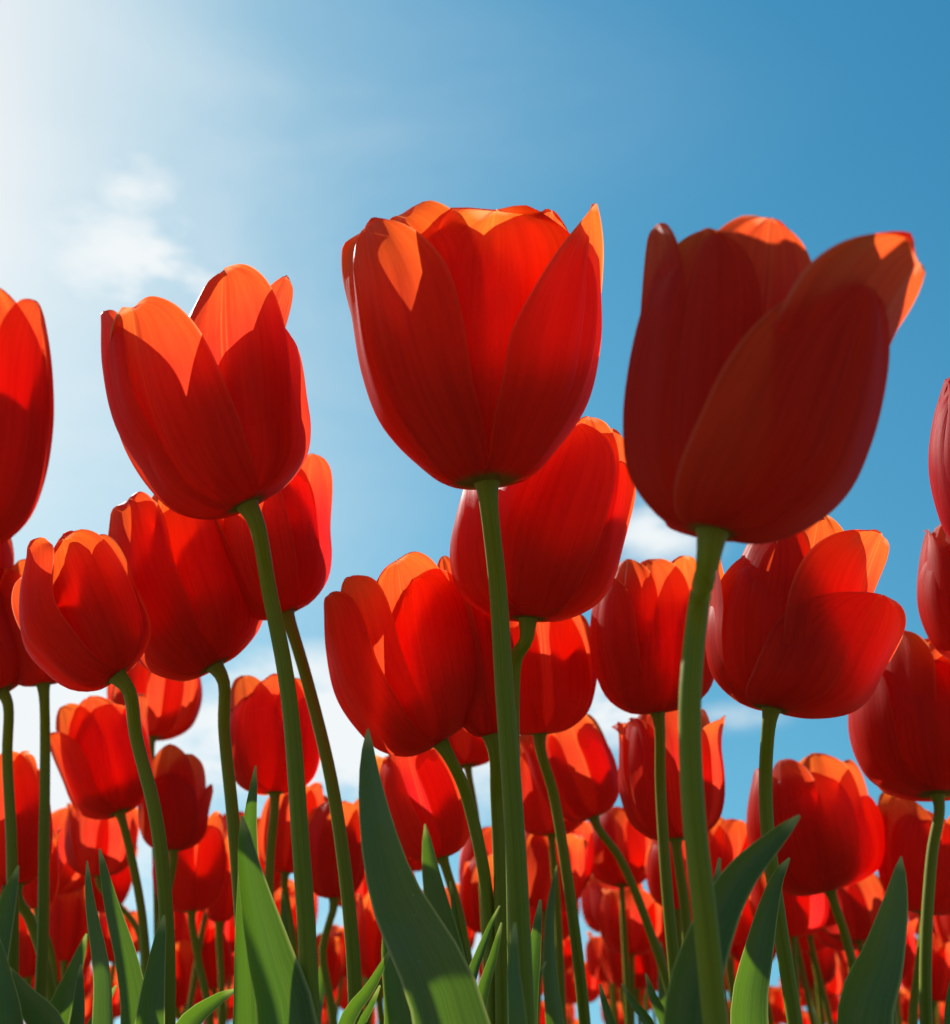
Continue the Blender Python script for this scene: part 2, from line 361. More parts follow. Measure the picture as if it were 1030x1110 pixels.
def aim_tips(B, F, ws, H, pets):
    """Bend each petal that has a known tip so that its tip lies on that ray (least change of lean, reach and height)."""
    def tip(p):
        g = petal_grid(p, 3, 24)[0][-1, 1]
        return project((B + (g * np.array([ws * H, ws * H, H])) @ F)[None])[0]
    for p in pets:
        if 'tip' not in p: continue
        for _ in range(6):
            t0 = tip(p); e = np.array(p['tip'], float) - t0; J = []
            p.setdefault('ln', 0.0)
            for k, wt in (('ln', 1.0), ('rt', .7), ('h', .8)):
                q = dict(p); q[k] = q[k] + .02; J.append((tip(q) - t0) / .02 * wt)
            J = np.array(J).T
            d = J.T @ np.linalg.solve(J @ J.T + np.eye(2) * 60.0, e)
            for (k, wt), dd in zip((('ln', 1.0), ('rt', .7), ('h', .8)), d):
                p[k] = p[k] + float(np.clip(dd * wt, -.12, .12))
            p['ln'] = max(-.45, min(.45, p['ln'])); p['rt'] = max(.02, min(.95, p['rt'])); p['h'] = max(.6, min(1.25, p['h']))

def tube(pts, rad, sides, mat, name):
    n = len(pts); P = np.zeros((n, sides, 3)); UVs = np.zeros((n, sides, 2))
    tan = np.gradient(pts, axis=0)
    for i in range(n):
        t = unit(tan[i]); a = unit(np.cross(t, [0.0, 1.0, 0.01])); b = np.cross(t, a)
        for k in range(sides):
            th = 2 * math.pi * k / sides
            P[i, k] = pts[i] + rad[i] * (a * math.cos(th) + b * math.sin(th)); UVs[i, k] = (k / sides, i / n)
    return grid_mesh(name, P, UVs, mat, True)

def leaf_grid(pts, width, facing, fold=.35, twist=0.0, n=26, nu=9, vm=.42, wav=.08, seed=0, point=1.0):
    """Ribbon along pts (world) with a channelled section; facing = the way its hollow looks."""
    g = np.random.RandomState(seed)
    C = catmull(pts, n); tan = np.gradient(C, axis=0)
    arc = np.concatenate([[0], np.cumsum(np.linalg.norm(np.diff(C, axis=0), axis=1))]); v = arc / arc[-1]
    u = np.linspace(-1, 1, nu)
    lo = .45 + .55 * np.sin(np.clip(v / vm, 0, 1) * math.pi / 2)
    hi = np.clip(1 - np.clip((v - vm) / (1 - vm), 0, 1) ** 1.9, 0, 1) ** point
    wd = width * np.where(v < vm, lo, hi) + .0004
    P = np.zeros((n, nu, 3)); UVs = np.zeros((n, nu, 2)); ph = g.uniform(0, 6.28, 3)
    for i in range(n):
        t = unit(tan[i]); nn = np.array(facing, float); nn = unit(nn - t * (nn @ t)); sdv = np.cross(t, nn)
        th = twist * v[i] ** 2; s2 = sdv * math.cos(th) + nn * math.sin(th); n2 = nn * math.cos(th) - sdv * math.sin(th)
        fo = fold * (1.0 - .45 * v[i])
        for k in range(nu):
            x = u[k]
            ang = x * fo * 1.6
            lat = math.sin(ang) / (fo * 1.6) if fo > .02 else x
            dep = (1 - math.cos(ang)) / (fo * 1.6) if fo > .02 else 0
            wv = wav * math.sin(9 * v[i] + ph[0] + (1.5 if x > 0 else 0)) * abs(x) ** 2
            P[i, k] = C[i] + wd[i] * (s2 * lat + n2 * (dep + wv + .16 * abs(x))) ; UVs[i, k] = (x * .5 + .5, v[i])
    return P, UVs

PLANTS = {}
def tulip(key, base, box, stem, label, H=.071, f=-.22, pets=None, seed=None, op=0.0, turn=None, detail=1, mat=None, sw=1.0, group='red tulips of the bed'):
    if pets is None: pets = petals_default(seed, op, turn)
    B, F, ws = fit(base, box, H, f, pets)
    if any('tip' in p for p in pets):
        for _ in range(3):
            aim_tips(B, F, ws, H, pets); B, F, ws = fit(base, box, H, f, pets)
        aim_tips(B, F, ws, H, pets)
    S0 = [on_plane(x, y, B[1] + max(.0, -f) * H * 1.1 + .006 * (i + 1)) for i, (x, y) in enumerate(stem)]
    last = S0[-1]; prev = S0[-2] if len(S0) > 1 else B
    dirn = last - prev; G = last + dirn / -dirn[2] * last[2] * .35 if dirn[2] < -1e-4 else last.copy()
    G = np.array([G[0], last[1] + .005, 0.0])
    root = link('tulip', None)
    root.empty_display_size = .03; root.location = G
    root['label'] = label; root['category'] = 'tulip'
    if group: root['group'] = group
    top = B + F[2] * H * .02
    pts = catmull([top, B - F[2] * H * .10] + S0 + [G], 40 if detail else 20)
    k = np.linspace(0, 1, len(pts))
    rad = sw * .0026 * (1 + .25 * k) * (H / .071); rad[:4] *= np.array([1.7, 1.3, 1.12, 1.04])
    link('stem', tube(pts - G, rad, 14 if detail else 8, STEM, 'stem'), root)
    nu, nv = {2: (33, 44), 1: (21, 30), 0: (13, 18)}[detail]
    for i, p in enumerate(pets):
        p.setdefault('seed', hash(key) % 991 + i) if False else p.setdefault('seed', len(PLANTS) * 13 + i)
        P, UVs = petal_grid(p, nu, nv)
        W = B + (P * np.array([ws * H, ws * H, H])) @ F
        link('petal', grid_mesh('petal', W - G, UVs, mat or PETAL), root)
    PLANTS[key] = dict(root=root, G=G, B=B, H=H)
    return root
def leaf(owner, tip, cross, wpx, mids=(), dy=0.0, tipdy=0.0, yaw=0.0, fold=.35, twist=0.0, vm=.42, wav=.17, point=.74, detail=1):
    """A leaf of a plant: from its foot past the pixel 'cross' (bottom of frame) to the pixel 'tip'; wpx = half width in pixels."""
    o = PLANTS[owner]; G = o['G']; y0 = G[1] + dy
    mids = list(mids)[::-1]            # given from the tip down
    Sx = on_plane(*cross, y0); T = on_plane(*tip, y0 + tipdy)
    M = [on_plane(x, y, y0 + tipdy * (i + 1) / (len(mids) + 1)) for i, (x, y) in enumerate(mids)]
    foot = np.array([G[0] + .004 * np.sign(Sx[0] - G[0]), G[1], 0.0])
    half = 1.2 * wpx / FPX * ((Sx - CAM) @ FWD)
    low = foot * .45 + Sx * .55; low[2] = Sx[2] * .5
    fac = (math.sin(R(yaw)), -math.cos(R(yaw)), .0)
    P, UVs = leaf_grid([foot, low, Sx] + M + [T], half, fac, fold, twist, vm=vm, wav=wav, seed=len(bpy.data.objects), point=point)
    return link('leaf', grid_mesh('leaf', P - G, UVs, LEAF), o['root'])
def low_leaves(owner, n, ztop, seed):
    """Foliage of a plant that stays low round its foot."""
    g = random.Random(seed); o = PLANTS[owner]; G = o['G']; a0 = g.uniform(0, 6.28)
    for i in range(n):
        a = a0 + i * 2.4 + g.uniform(-.4, .4); zt = ztop * g.uniform(.75, 1.0); reach = g.uniform(.05, .10)
        d = np.array([math.cos(a), math.sin(a), 0])
        pts = [G + d * .003, G + d * reach * .35 + [0, 0, zt * .5], G + d * reach + [0, 0, zt]]
        P, UVs = leaf_grid(pts, g.uniform(.010, .016), -d, .4, g.uniform(-.6, .6), n=18, nu=7, seed=seed * 7 + i)
        link('leaf', grid_mesh('leaf', P - G, UVs, LEAF), o['root'])

# ------------------------------------------------------------------ ground
gn = 90
gx = np.sinh(np.linspace(-1, 1, gn) * 6.2) / math.sinh(6.2) * 300
GX, GY = np.meshgrid(gx, gx + 1.5)
gz = .006 * np.sin(GX * 21 + 1.3 * np.sin(GY * 9)) * np.cos(GY * 17 + np.sin(GX * 7)) * np.exp(-(GX**2 + (GY - 1.5)**2) / 60) - .006
ground = link('ground', grid_mesh('ground', np.stack([GX, GY, gz], -1), np.stack([GX, GY], -1), SOIL))
ground['kind'] = 'structure'

# ------------------------------------------------------------------ the three large tulips in front
tulip('A', (268, 547), (106, 291, 336), [(292, 640), (312, 746), (325, 900), (336, 1110)],
    'large left tulip with one tall orange lit middle petal and a slim upright right petal', detail=2, sw=1.0, f=-.28, pets=[
    dict(az=-38, tip=(142, 333), h=.86, w=.42, rm=.46, rt=.43, rb=.40, a=2.5, b=.52, vm=.52, er=.02, tw=-.04, kc=1.05),
    dict(az=42, tip=(290, 346), h=.82, w=.46, rm=.47, rt=.38, rb=.40, a=2.5, b=.50, vm=.54),
    dict(az=2, tip=(246, 291), lay=1, h=1.02, w=.42, rm=.46, rt=.36, a=2.2, b=.52, vm=.62, tw=.03),
    dict(az=74, tip=(312, 299), lay=1, h=1.04, w=.32, rm=.47, rt=.44, a=2.6, b=.5, vm=.62),
    dict(az=-90, tip=(113, 342), lay=1, h=.84, w=.42, rm=.48, rt=.55, a=2.8, b=.46),
    dict(az=-150, h=.98, w=.46, rm=.46, rt=.36), dict(az=150, lay=1, h=.95, w=.42, rm=.45, rt=.36)])
tulip('B', (528, 524), (372, 222, 659), [(540, 640), (547, 750), (558, 900), (568, 1110)],
    'largest red tulip, in the middle, with a pointed petal tip at its right', detail=2, sw=1.1, f=-.24, pets=[
    dict(az=-60, tip=(392, 250), h=.95, w=.40, rm=.44, rt=.46, rb=.28, a=2.3, b=.55, vm=.58, er=-.02, ruf=.035, tc=-.03, ts=.85),
    dict(az=4, k=.94, tip=(538, 227), h=.99, w=.44, rm=.44, rt=.46, rb=.29, a=2.9, b=.45, vm=.66, ruf=.045, kc=1.05),
    dict(az=64, tip=(641, 222), h=1.0, w=.36, rm=.45, rt=.52, rb=.29, a=1.4, b=.9, vm=.50, er=.02),
    dict(az=-48, k=.86, tip=(430, 234), h=.98, w=.30, rm=.42, rt=.46, rb=.27, a=2.4, b=.52, vm=.70, ruf=.05),
    dict(az=36, k=.86, tip=(598, 228), h=1.0, w=.34, rm=.42, rt=.46, rb=.27, a=2.8, b=.46, vm=.68, ruf=.04),
    dict(az=-26, k=.80, tip=(470, 237), h=1.0, w=.26, rm=.40, rt=.42, rb=.26, vm=.66, a=1.8, b=.7),
    dict(az=-168, h=1.02, w=.48, rm=.41, rt=.42, rb=.27, vm=.68)])
tulip('C', (772, 577), (677, 235, 998), [(757, 660), (748, 760), (752, 880), (765, 1000), (776, 1110)],
    'large dark red tulip at right whose wide outer petal opens out to the right', detail=2, sw=1.0, f=-.24, pets=[
    dict(az=46, k=1.08, tip=(944, 312), h=.84, w=.58, rm=.58, rt=.70, rb=.44, a=2.2, b=.58, vm=.54, kc=1.15, ruf=.025),
    dict(az=-70, k=.93, tip=(708, 247), h=.94, w=.32, rm=.48, rt=.40, rb=.44, a=2.6, b=.5),
    dict(az=-30, k=1.0, tip=(766, 247), h=.97, w=.38, rm=.49, rt=.40, rb=.44, a=2.2, b=.55, tc=-.04, vm=.55),
    dict(az=16, k=.86, tip=(836, 236), h=1.04, w=.38, rm=.46, rt=.40, rb=.40, a=2.9, b=.46, vm=.64),
    dict(az=66, k=.94, tip=(994, 279), h=.92, w=.60, rm=.62, rt=.88, rb=.44, a=2.9, b=.46, vm=.72, kc=1.2, ruf=.04),
    dict(az=170, h=.55, w=.34, rm=.45, rt=.56, rb=.40)])

# ------------------------------------------------------------------ the second rank
tulip('D', (-66, 598), (-178, 300, 57), [(-62, 800), (-58, 1110)], 'large red tulip cut off by the left edge, one pointed petal against pale sky', detail=2, pets=[
    dict(az=20, tip=(-12, 306), h=1, w=.44, rm=.47, rt=.40),
    dict(az=66, tip=(42, 328), h=.95, w=.40, rm=.48, rt=.46, a=2.1, b=.6),
    dict(az=-40, tip=(-110, 320), h=1, w=.44, rm=.47, rt=.40),
    dict(az=-90, h=.95, w=.40, rm=.46, rt=.42, lay=1), dict(az=100, h=.85, w=.38, rm=.46, rt=.44, lay=1), dict(az=180, h=.9, w=.44, rm=.45, rt=.4)])
tulip('E', (310, 665), (205, 490, 359), [(335, 745), (360, 850), (378, 980), (386, 1110)], 'red tulip half hidden behind the large left one, stem slanting down to the right', pets=[
    dict(az=36, tip=(338, 491), h=1, w=.46, rm=.48, rt=.42, a=2.4, b=.52), dict(az=-30, tip=(265, 515), h=.95, w=.44, rm=.47, rt=.40),
    dict(az=-85, h=.95, w=.42, rm=.46, rt=.42), dict(az=0, tip=(300, 500), h=1, w=.42, rm=.45, rt=.40, lay=1), dict(az=85, h=.9, w=.38, rm=.45, rt=.36, lay=1), dict(az=180, h=.9, w=.44, rm=.45, rt=.4)])
tulip('F', (233, 722), (109, 527, 286), [(243, 790), (252, 880), (262, 1000), (268, 1110)], 'rounded red tulip just below the large left tulip, bright patches above its dark base', detail=2, pets=[
    dict(az=-52, tip=(124, 550), h=.98, w=.46, rm=.47, rt=.38, a=2.5, b=.5, er=-.03), dict(az=4, tip=(182, 547), h=.98, w=.46, rm=.48, rt=.40, a=2.2, b=.55),
    dict(az=62, tip=(268, 560), h=.95, w=.46, rm=.48, rt=.38, a=2.5, b=.5), dict(az=-18, tip=(176, 528), lay=1, h=1.05, w=.42, rm=.45, rt=.38, a=2.6, b=.5),
    dict(az=32, tip=(228, 538), lay=1, h=1.0, w=.42, rm=.45, rt=.38, a=2.6, b=.5), dict(az=-50, tip=(140, 540), lay=1, h=1, w=.36, rm=.44, rt=.4), dict(az=180, h=.9, w=.44, rm=.45, rt=.4)])
tulip('G', (127, 733), (10, 563, 162), [(148, 800), (168, 880), (178, 960), (182, 1110)], 'red tulip leaning left behind the rounded one, on a long curved stem', H=.068, pets=[
    dict(az=-60, tip=(30, 592), h=.95, w=.44, rm=.47, rt=.42, a=2.6, b=.5), dict(az=0, tip=(68, 584), h=.98, w=.48, rm=.48, rt=.40, a=2.8, b=.46),
    dict(az=62, tip=(126, 612), h=.95, w=.44, rm=.47, rt=.38, a=2.4, b=.52), dict(az=-14, tip=(86, 563), lay=1, h=1.05, w=.34, rm=.45, rt=.40, a=2.5, b=.5, er=-.06),
    dict(az=30, tip=(106, 580), lay=1, h=1.0, w=.36, rm=.45, rt=.38), dict(az=180, h=.9, w=.44, rm=.45, rt=.4)])
tulip('Hh', (47, 742), (-14, 600, 96), [(49, 800), (48, 900), (42, 1110)], 'red tulip mostly hidden behind the left leaning one, on a thin upright stem', seed=34, H=.071)
tulip('I', (2, 750), (-96, 615, 36), [(8, 820), (13, 930), (11, 1110)], 'dark red tulip at the left edge on a thick stem beside the frame', seed=35, H=.064, sw=1.1)
tulip('J', (-46, 662), (-120, 535, 15), [(-44, 900), (-42, 1110)], 'sliver of a red tulip at the left edge below the large cut off one', seed=36, H=.060)
tulip('K', (478, 805), (344, 607, 524), [(505, 860), (522, 930), (530, 990), (536, 1110)], 'broad red tulip leaning left, its rounded petals overlapping, left of the middle stem', detail=2, H=.068, pets=[
    dict(az=0, tip=(448, 627), h=.95, w=.50, rm=.48, rt=.38, a=2.6, b=.48), dict(az=-66, tip=(353, 647), h=.92, w=.44, rm=.48, rt=.48, a=2.5, b=.5),
    dict(az=62, tip=(498, 650), h=.92, w=.46, rm=.47, rt=.36, a=2.5, b=.5), dict(az=-52, tip=(374, 627), lay=1, h=1, w=.38, rm=.46, rt=.44, a=2.5, b=.5),
    dict(az=2, tip=(430, 607), lay=1, h=1.05, w=.42, rm=.46, rt=.42, a=2.6, b=.48), dict(az=50, tip=(472, 618), lay=1, h=1, w=.38, rm=.45, rt=.38), dict(az=180, h=.9, w=.44, rm=.45, rt=.4)])
tulip('Lb', (533, 797), (468, 602, 562), [(539, 860), (543, 950), (546, 1110)], 'red tulip behind the broad leaning one, its tip showing beside the middle stem', H=.080, pets=[
    dict(az=-40, tip=(479, 603), h=1, w=.36, rm=.47, rt=.44), dict(az=20, tip=(520, 640), h=.9, w=.44, rm=.47, rt=.40), dict(az=80, h=.9, w=.42, rm=.46, rt=.40),
    dict(az=-90, h=.8, w=.4, rm=.46, rt=.4, lay=1), dict(az=50, h=.9, w=.4, rm=.46, rt=.4, lay=1), dict(az=180, h=.8, w=.4, rm=.46, rt=.4)])
tulip('M', (572, 671), (488, 450, 685), [(558, 720), (556, 850), (560, 1110)], 'tall red tulip leaning right directly under the largest one', detail=2, H=.074, pets=[
    dict(az=44, tip=(675, 500), h=.92, w=.48, rm=.47, rt=.42, a=2.4, b=.5, er=-.02), dict(az=-22, tip=(612, 456), h=1, w=.48, rm=.46, rt=.40, a=2.5, b=.5),
    dict(az=-84, tip=(506, 520), h=.85, w=.44, rm=.47, rt=.40, a=2.4, b=.5), dict(az=26, tip=(664, 464), lay=1, h=1, w=.36, rm=.45, rt=.42, a=2.6, b=.48, er=-.04),
    dict(az=4, tip=(637, 451), lay=1, h=1, w=.36, rm=.45, rt=.42, a=2.2, b=.6, ruf=.03), dict(az=180, h=.9, w=.44, rm=.45, rt=.4)])
tulip('Nn', (585, 796), (515, 640, 648), [(600, 860), (615, 950), (628, 1050), (634, 1110)], 'bright red tulip with a yellowish base under the tall right leaning one', seed=44, turn=10)
tulip('O', (713, 773), (638, 603, 776), [(716, 850), (722, 950), (732, 1060), (736, 1110)], 'upright red tulip just left of the thick right stem, with orange inner petal tips', pets=[
    dict(az=16, tip=(728, 652), h=.82, w=.46, rm=.48, rt=.40, a=2.3, b=.52), dict(az=-62, tip=(654, 624), h=.95, w=.42, rm=.47, rt=.42, a=2.3, b=.55),
    dict(az=78, tip=(768, 622), h=.95, w=.42, rm=.46, rt=.42, a=2.3, b=.55), dict(az=-14, tip=(703, 606), lay=1, h=1.02, w=.40, rm=.46, rt=.40, a=2.5, b=.5),
    dict(az=42, tip=(742, 602), lay=1, h=1.02, w=.36, rm=.45, rt=.42, a=2.5, b=.5), dict(az=-42, tip=(679, 606), lay=1, h=1.02, w=.34, rm=.45, rt=.42, a=2.5, b=.5), dict(az=180, h=.9, w=.44, rm=.45, rt=.4)])
tulip('P', (836, 769), (763, 556, 977), [(830, 840), (832, 900), (845, 1000), (862, 1110)], 'wide open red tulip under the large dark right one, spreading petals to the right', detail=2, f=-.15, pets=[
    dict(az=40, tip=(955, 645), h=.80, w=.56, rm=.54, rt=.56, rb=.48, a=2.9, b=.44, kc=1.1, er=.02),
    dict(az=-26, tip=(826, 602), h=.92, w=.48, rm=.47, rt=.34, a=2.6, b=.5, fold=.08, tc=-.03),
    dict(az=-95, tip=(772, 585), h=.96, w=.36, rm=.48, rt=.42, a=2.1, b=.7),
    dict(az=14, tip=(889, 557), lay=1, h=1.06, w=.44, rm=.47, rt=.46, a=2.3, b=.6, tw=.04),
    dict(az=58, tip=(956, 578), lay=1, h=.98, w=.50, rm=.54, rt=.58, rb=.48, a=3.0, b=.42, tc=.03, ts=.75, kc=1.1),
    dict(az=-40, tip=(838, 560), lay=1, h=1.0, w=.40, rm=.45, rt=.4)])
tulip('Q', (1016, 862), (918, 684, 1098), [(1010, 930), (1004, 1110)], 'orange red tulip at the right edge with a brightly lit front petal', detail=2, f=.02, pets=[
    dict(az=-16, tip=(974, 709), h=.95, w=.48, rm=.47, rt=.42, a=2.5, b=.5, er=-.03), dict(az=-76, tip=(930, 716), h=.92, w=.42, rm=.46, rt=.5),
    dict(az=50, tip=(1060, 705), h=.95, w=.46, rm=.47, rt=.42), dict(az=-48, tip=(962, 684), lay=1, h=1.02, w=.38, rm=.45, rt=.44, a=2.5, b=.5),
    dict(az=20, tip=(1018, 690), lay=1, h=1.02, w=.42, rm=.45, rt=.42), dict(az=180, h=.75, w=.44, rm=.45, rt=.5)])
tulip('Rr', (1082, 722), (992, 565, 1150), [(1078, 900), (1074, 1110)], 'dark red tulip cut off by the right edge with a folded orange tip', H=.066, pets=[
    dict(az=-70, tip=(1006, 574), h=1, w=.40, rm=.47, rt=.42, fold=.08), dict(az=-10, tip=(1036, 590), h=.95, w=.44, rm=.48, rt=.40), dict(az=60, h=.95, w=.44, rm=.47, rt=.4),
    dict(az=-40, tip=(1024, 566), lay=1, h=1, w=.38, rm=.46, rt=.42), dict(az=30, h=1, w=.4, rm=.46, rt=.42, lay=1), dict(az=180, h=.85, w=.4, rm=.46, rt=.4)])
tulip('Ss', (1092, 604), (1005, 402, 1165), [(1085, 800), (1080, 1110)], 'pinkish red tulip cut off by the right edge, highest one there', H=.062, mat=PINK, pets=[
    dict(az=-72, tip=(1024, 412), h=1, w=.40, rm=.47, rt=.38), dict(az=-15, tip=(1056, 410), h=1, w=.44, rm=.48, rt=.40), dict(az=60, h=.95, w=.44, rm=.47, rt=.4),
    dict(az=-42, tip=(1034, 405), lay=1, h=1, w=.38, rm=.46, rt=.42), dict(az=30, h=1, w=.4, rm=.46, rt=.42, lay=1), dict(az=180, h=.85, w=.4, rm=.46, rt=.4)])

# ------------------------------------------------------------------ the smaller ones behind
SMALL_PETALS = {
 's1': [dict(az=-68, tip=(52, 796), h=.8, w=.38, rm=.46, rt=.55, a=2.3, b=.55), dict(az=5, tip=(112, 764), h=1, w=.48, rm=.47, rt=.4, a=2.6, b=.48), dict(az=70, tip=(156, 752), h=1, w=.42, rm=.46, rt=.42), dict(az=-46, tip=(66, 766), lay=1, h=1, w=.38, rm=.46, rt=.42, a=2.6, b=.48), dict(az=10, tip=(98, 754), lay=1, h=1, w=.4, rm=.45, rt=.4), dict(az=180, h=.9, w=.44, rm=.45, rt=.4)],
 's3': [dict(az=76, tip=(230, 851), h=.8, w=.34, rm=.46, rt=.6, a=2, b=.7), dict(az=-8, tip=(182, 838), h=.85, w=.46, rm=.48, rt=.42, a=2.5, b=.5), dict(az=-70, tip=(152, 830), h=.95, w=.42, rm=.46, rt=.4), dict(az=-10, tip=(184, 806), lay=1, h=1, w=.38, rm=.45, rt=.4), dict(az=28, tip=(207, 817), lay=1, h=1, w=.4, rm=.45, rt=.4, a=2.6, b=.48), dict(az=180, h=.9, w=.44, rm=.45, rt=.4)],
 's5': [dict(az=-14, tip=(281, 749), h=.92, w=.48, rm=.48, rt=.4, a=2.7, b=.47), dict(az=58, tip=(335, 755), h=.92, w=.44, rm=.47, rt=.42), dict(az=-80, tip=(246, 770), h=.8, w=.36, rm=.47, rt=.5), dict(az=-36, tip=(262, 732), lay=1, h=1, w=.36, rm=.46, rt=.42, a=2.6, b=.47), dict(az=18, tip=(303, 730), lay=1, h=1, w=.38, rm=.45, rt=.42, a=2.6, b=.47), dict(az=50, tip=(324, 735), lay=1, h=1, w=.36, rm=.45, rt=.42)],
 's20': [dict(az=-20, tip=(853, 842), h=.95, w=.46, rm=.48, rt=.42, a=2.6, b=.48, er=-.04), dict(az=56, tip=(938, 862), h=.85, w=.46, rm=.48, rt=.42, a=2.4, b=.52), dict(az=-78, tip=(819, 834), h=.98, w=.42, rm=.46, rt=.42), dict(az=2, tip=(881, 816), lay=1, h=1.05, w=.36, rm=.45, rt=.4, ruf=.03), dict(az=38, tip=(914, 825), lay=1, h=1.02, w=.36, rm=.45, rt=.4, ruf=.03, a=2.6, b=.48), dict(az=-40, tip=(845, 824), lay=1, h=1, w=.36, rm=.45, rt=.4)],
}
SMALL = [
 ('s1', (130, 881), (49, 753, 166), [(145, 940), (155, 1000), (160, 1110)], 'mid sized red tulip with notched left petal hanging left of a curved stem', .070),
 ('s2', (165, 800), (116, 700, 219), [(168, 900), (170, 1110)], 'red tulip peeking out under the two left leaning blooms, against white cloud', .070),
 ('s3', (188, 922), (148, 805, 231), [(176, 1000), (168, 1110)], 'red tulip with a hooked petal tip at right, beside the curved stem at left', .071),
 ('s4', (108, 950), (70, 862, 152), [(150, 1010), (152, 1110)], 'dark red tulip just under the notched one at left', .066),
 ('s5', (298, 860), (244, 729, 348), [(292, 950), (296, 1110)], 'orange topped red tulip behind the two crossing stems at left', .071),
 ('s6', (18, 960), (-40, 812, 57), [(34, 1000), (60, 1110)], 'orange lit red tulip at the left edge behind the thick edge stem', .072),
 ('s7', (42, 985), (22, 885, 62), [(55, 1030), (60, 1110)], 'narrow red tulip between the two straight stems at far left', .060),
 ('s8', (208, 988), (165, 880, 246), [(215, 1040), (228, 1110)], 'red tulip with a bright inner petal below the hooked one', .072),
 ('s9', (310, 946), (280, 845, 358), [(318, 1020), (325, 1110)], 'dark red tulip low behind the long left stem', .071),
 ('s10', (362, 974), (328, 862, 400), [(350, 1030), (362, 1110)], 'red tulip with one bright patch just right of the slanting stem', .070),
 ('s11', (480, 930), (404, 795, 512), [(500, 1000), (515, 1110)], 'orange red tulip with a slim standing petal behind the big dark leaf', .070),
 ('s12', (507, 830), (452, 730, 548), [(518, 900), (530, 1110)], 'dark red tulip tucked under the broad leaning one', .060),
 ('s13', (644, 886), (562, 768, 672), [(672, 930), (705, 1010), (735, 1110)], 'glowing red tulip on a thin stem slanting right across a patch of blue sky', .072),
 ('s14', (598, 905), (544, 795, 640), [(604, 980), (610, 1110)], 'red tulip behind the slanting stem just right of the middle stem', .071),
 ('s15', (733, 910), (664, 762, 788), [(742, 980), (752, 1110)], 'tall red tulip behind the thick right stem with a pink rim', .074),
 ('s16', (592, 988), (556, 893, 637), [(596, 1050), (600, 1110)], 'red tulip low behind the slim lit leaf with a bright right petal', .070),
 ('s17', (660, 1012), (626, 943, 692), [(664, 1060), (668, 1110)], 'pinkish red tulip low left of the slanting thin stem', .071),
 ('s18', (735, 986), (700, 895, 772), [(738, 1050), (742, 1110)], 'red tulip low between the two right hand stems', .070),
 ('s19', (775, 985), (740, 876, 826), [(770, 1050), (768, 1110)], 'bright red tulip with two separate tips right of the thick right stem', .070),
 ('s20', (900, 966), (808, 816, 962), [(915, 1010), (928, 1060), (936, 1110)], 'big ruffled orange red tulip low at right above the pointed dark leaf', .078),
 ('s21', (1002, 990), (950, 858, 1062), [(996, 1050), (990, 1110)], 'broad red tulip with a pale rolled rim low at the right edge', .072),
 ('s22', (878, 1008), (842, 925, 912), [(886, 1050), (900, 1110)], 'dark red tulip directly beneath the big ruffled one', .068),
 ('s23', (818, 1048), (788, 975, 845), [(830, 1080), (836, 1110)], 'small red tulip behind the wavy right leaf', .070),
 ('s24', (884, 1068), (852, 1004, 916), [(888, 1090), (892, 1110)], 'small red tulip under the dark one right of the curved stem', .070),
 ('s25', (405, 1022), (368, 928, 428), [(400, 1060), (398, 1110)], 'red tulip just left of the big dark leaf, near its tip stem', .072),
 ('s26', (410, 1062), (382, 965, 440), [(412, 1090), (414, 1110)], 'ribbed orange red tulip partly covered by the big dark leaf', .072),
 ('s27', (70, 1042), (50, 958, 98), [(72, 1080), (74, 1110)], 'small orange tulip low between the leaves at left', .070),
 ('s28', (232, 1072), (196, 1005, 252), [(236, 1090), (238, 1110)], 'small bright red tulip low left of the folded leaf', .070),
 ('s29', (192, 1092), (166, 1018, 214), [(194, 1100), (196, 1110)], 'small red tulip above the short pale leaf at the bottom', .070),
 ('s30', (690, 1072), (650, 1002, 720), [(692, 1090), (694, 1110)], 'small ruffled red tulip low right of the slim lit leaf', .072),
 ('s31', (528, 1012), (498, 925, 556), [(530, 1060), (532, 1110)], 'dark red tulip low behind the stem of the broad leaning one', .070),
 ('s32', (963, 1062), (932, 985, 996), [(966, 1090), (968, 1110)], 'small orange red tulip right of the pointed dark leaf', .070),
 ('s33', (30, 1060), (2, 968, 52), [(32, 1080), (34, 1110)], 'small orange tulip low behind the thick left edge stem', .070),
 ('s34', (1012, 1085), (988, 1010, 1042), [(1012, 1100), (1012, 1110)], 'small red tulip in the bottom right corner', .070),
 ('s35', (238, 1000), (222, 905, 268), [(240, 1060), (240, 1110)], 'thin sliver of red tulip left of the folded leaf', .070),
 ('s36', (345, 1080), (322, 1010, 372), [(346, 1100), (347, 1110)], 'small red tulip low between the two left stems', .070),
]
for i, (k, b, bx, st, lab, H) in enumerate(SMALL):
    size = bx[2] - bx[0]
    tulip(k, b, bx, st, lab, H=H, pets=SMALL_PETALS.get(k), seed=100 + i * 3, op=[.04, .08, .01, .11, .06][i % 5], detail=1 if size > 75 else 0, f=-.06)

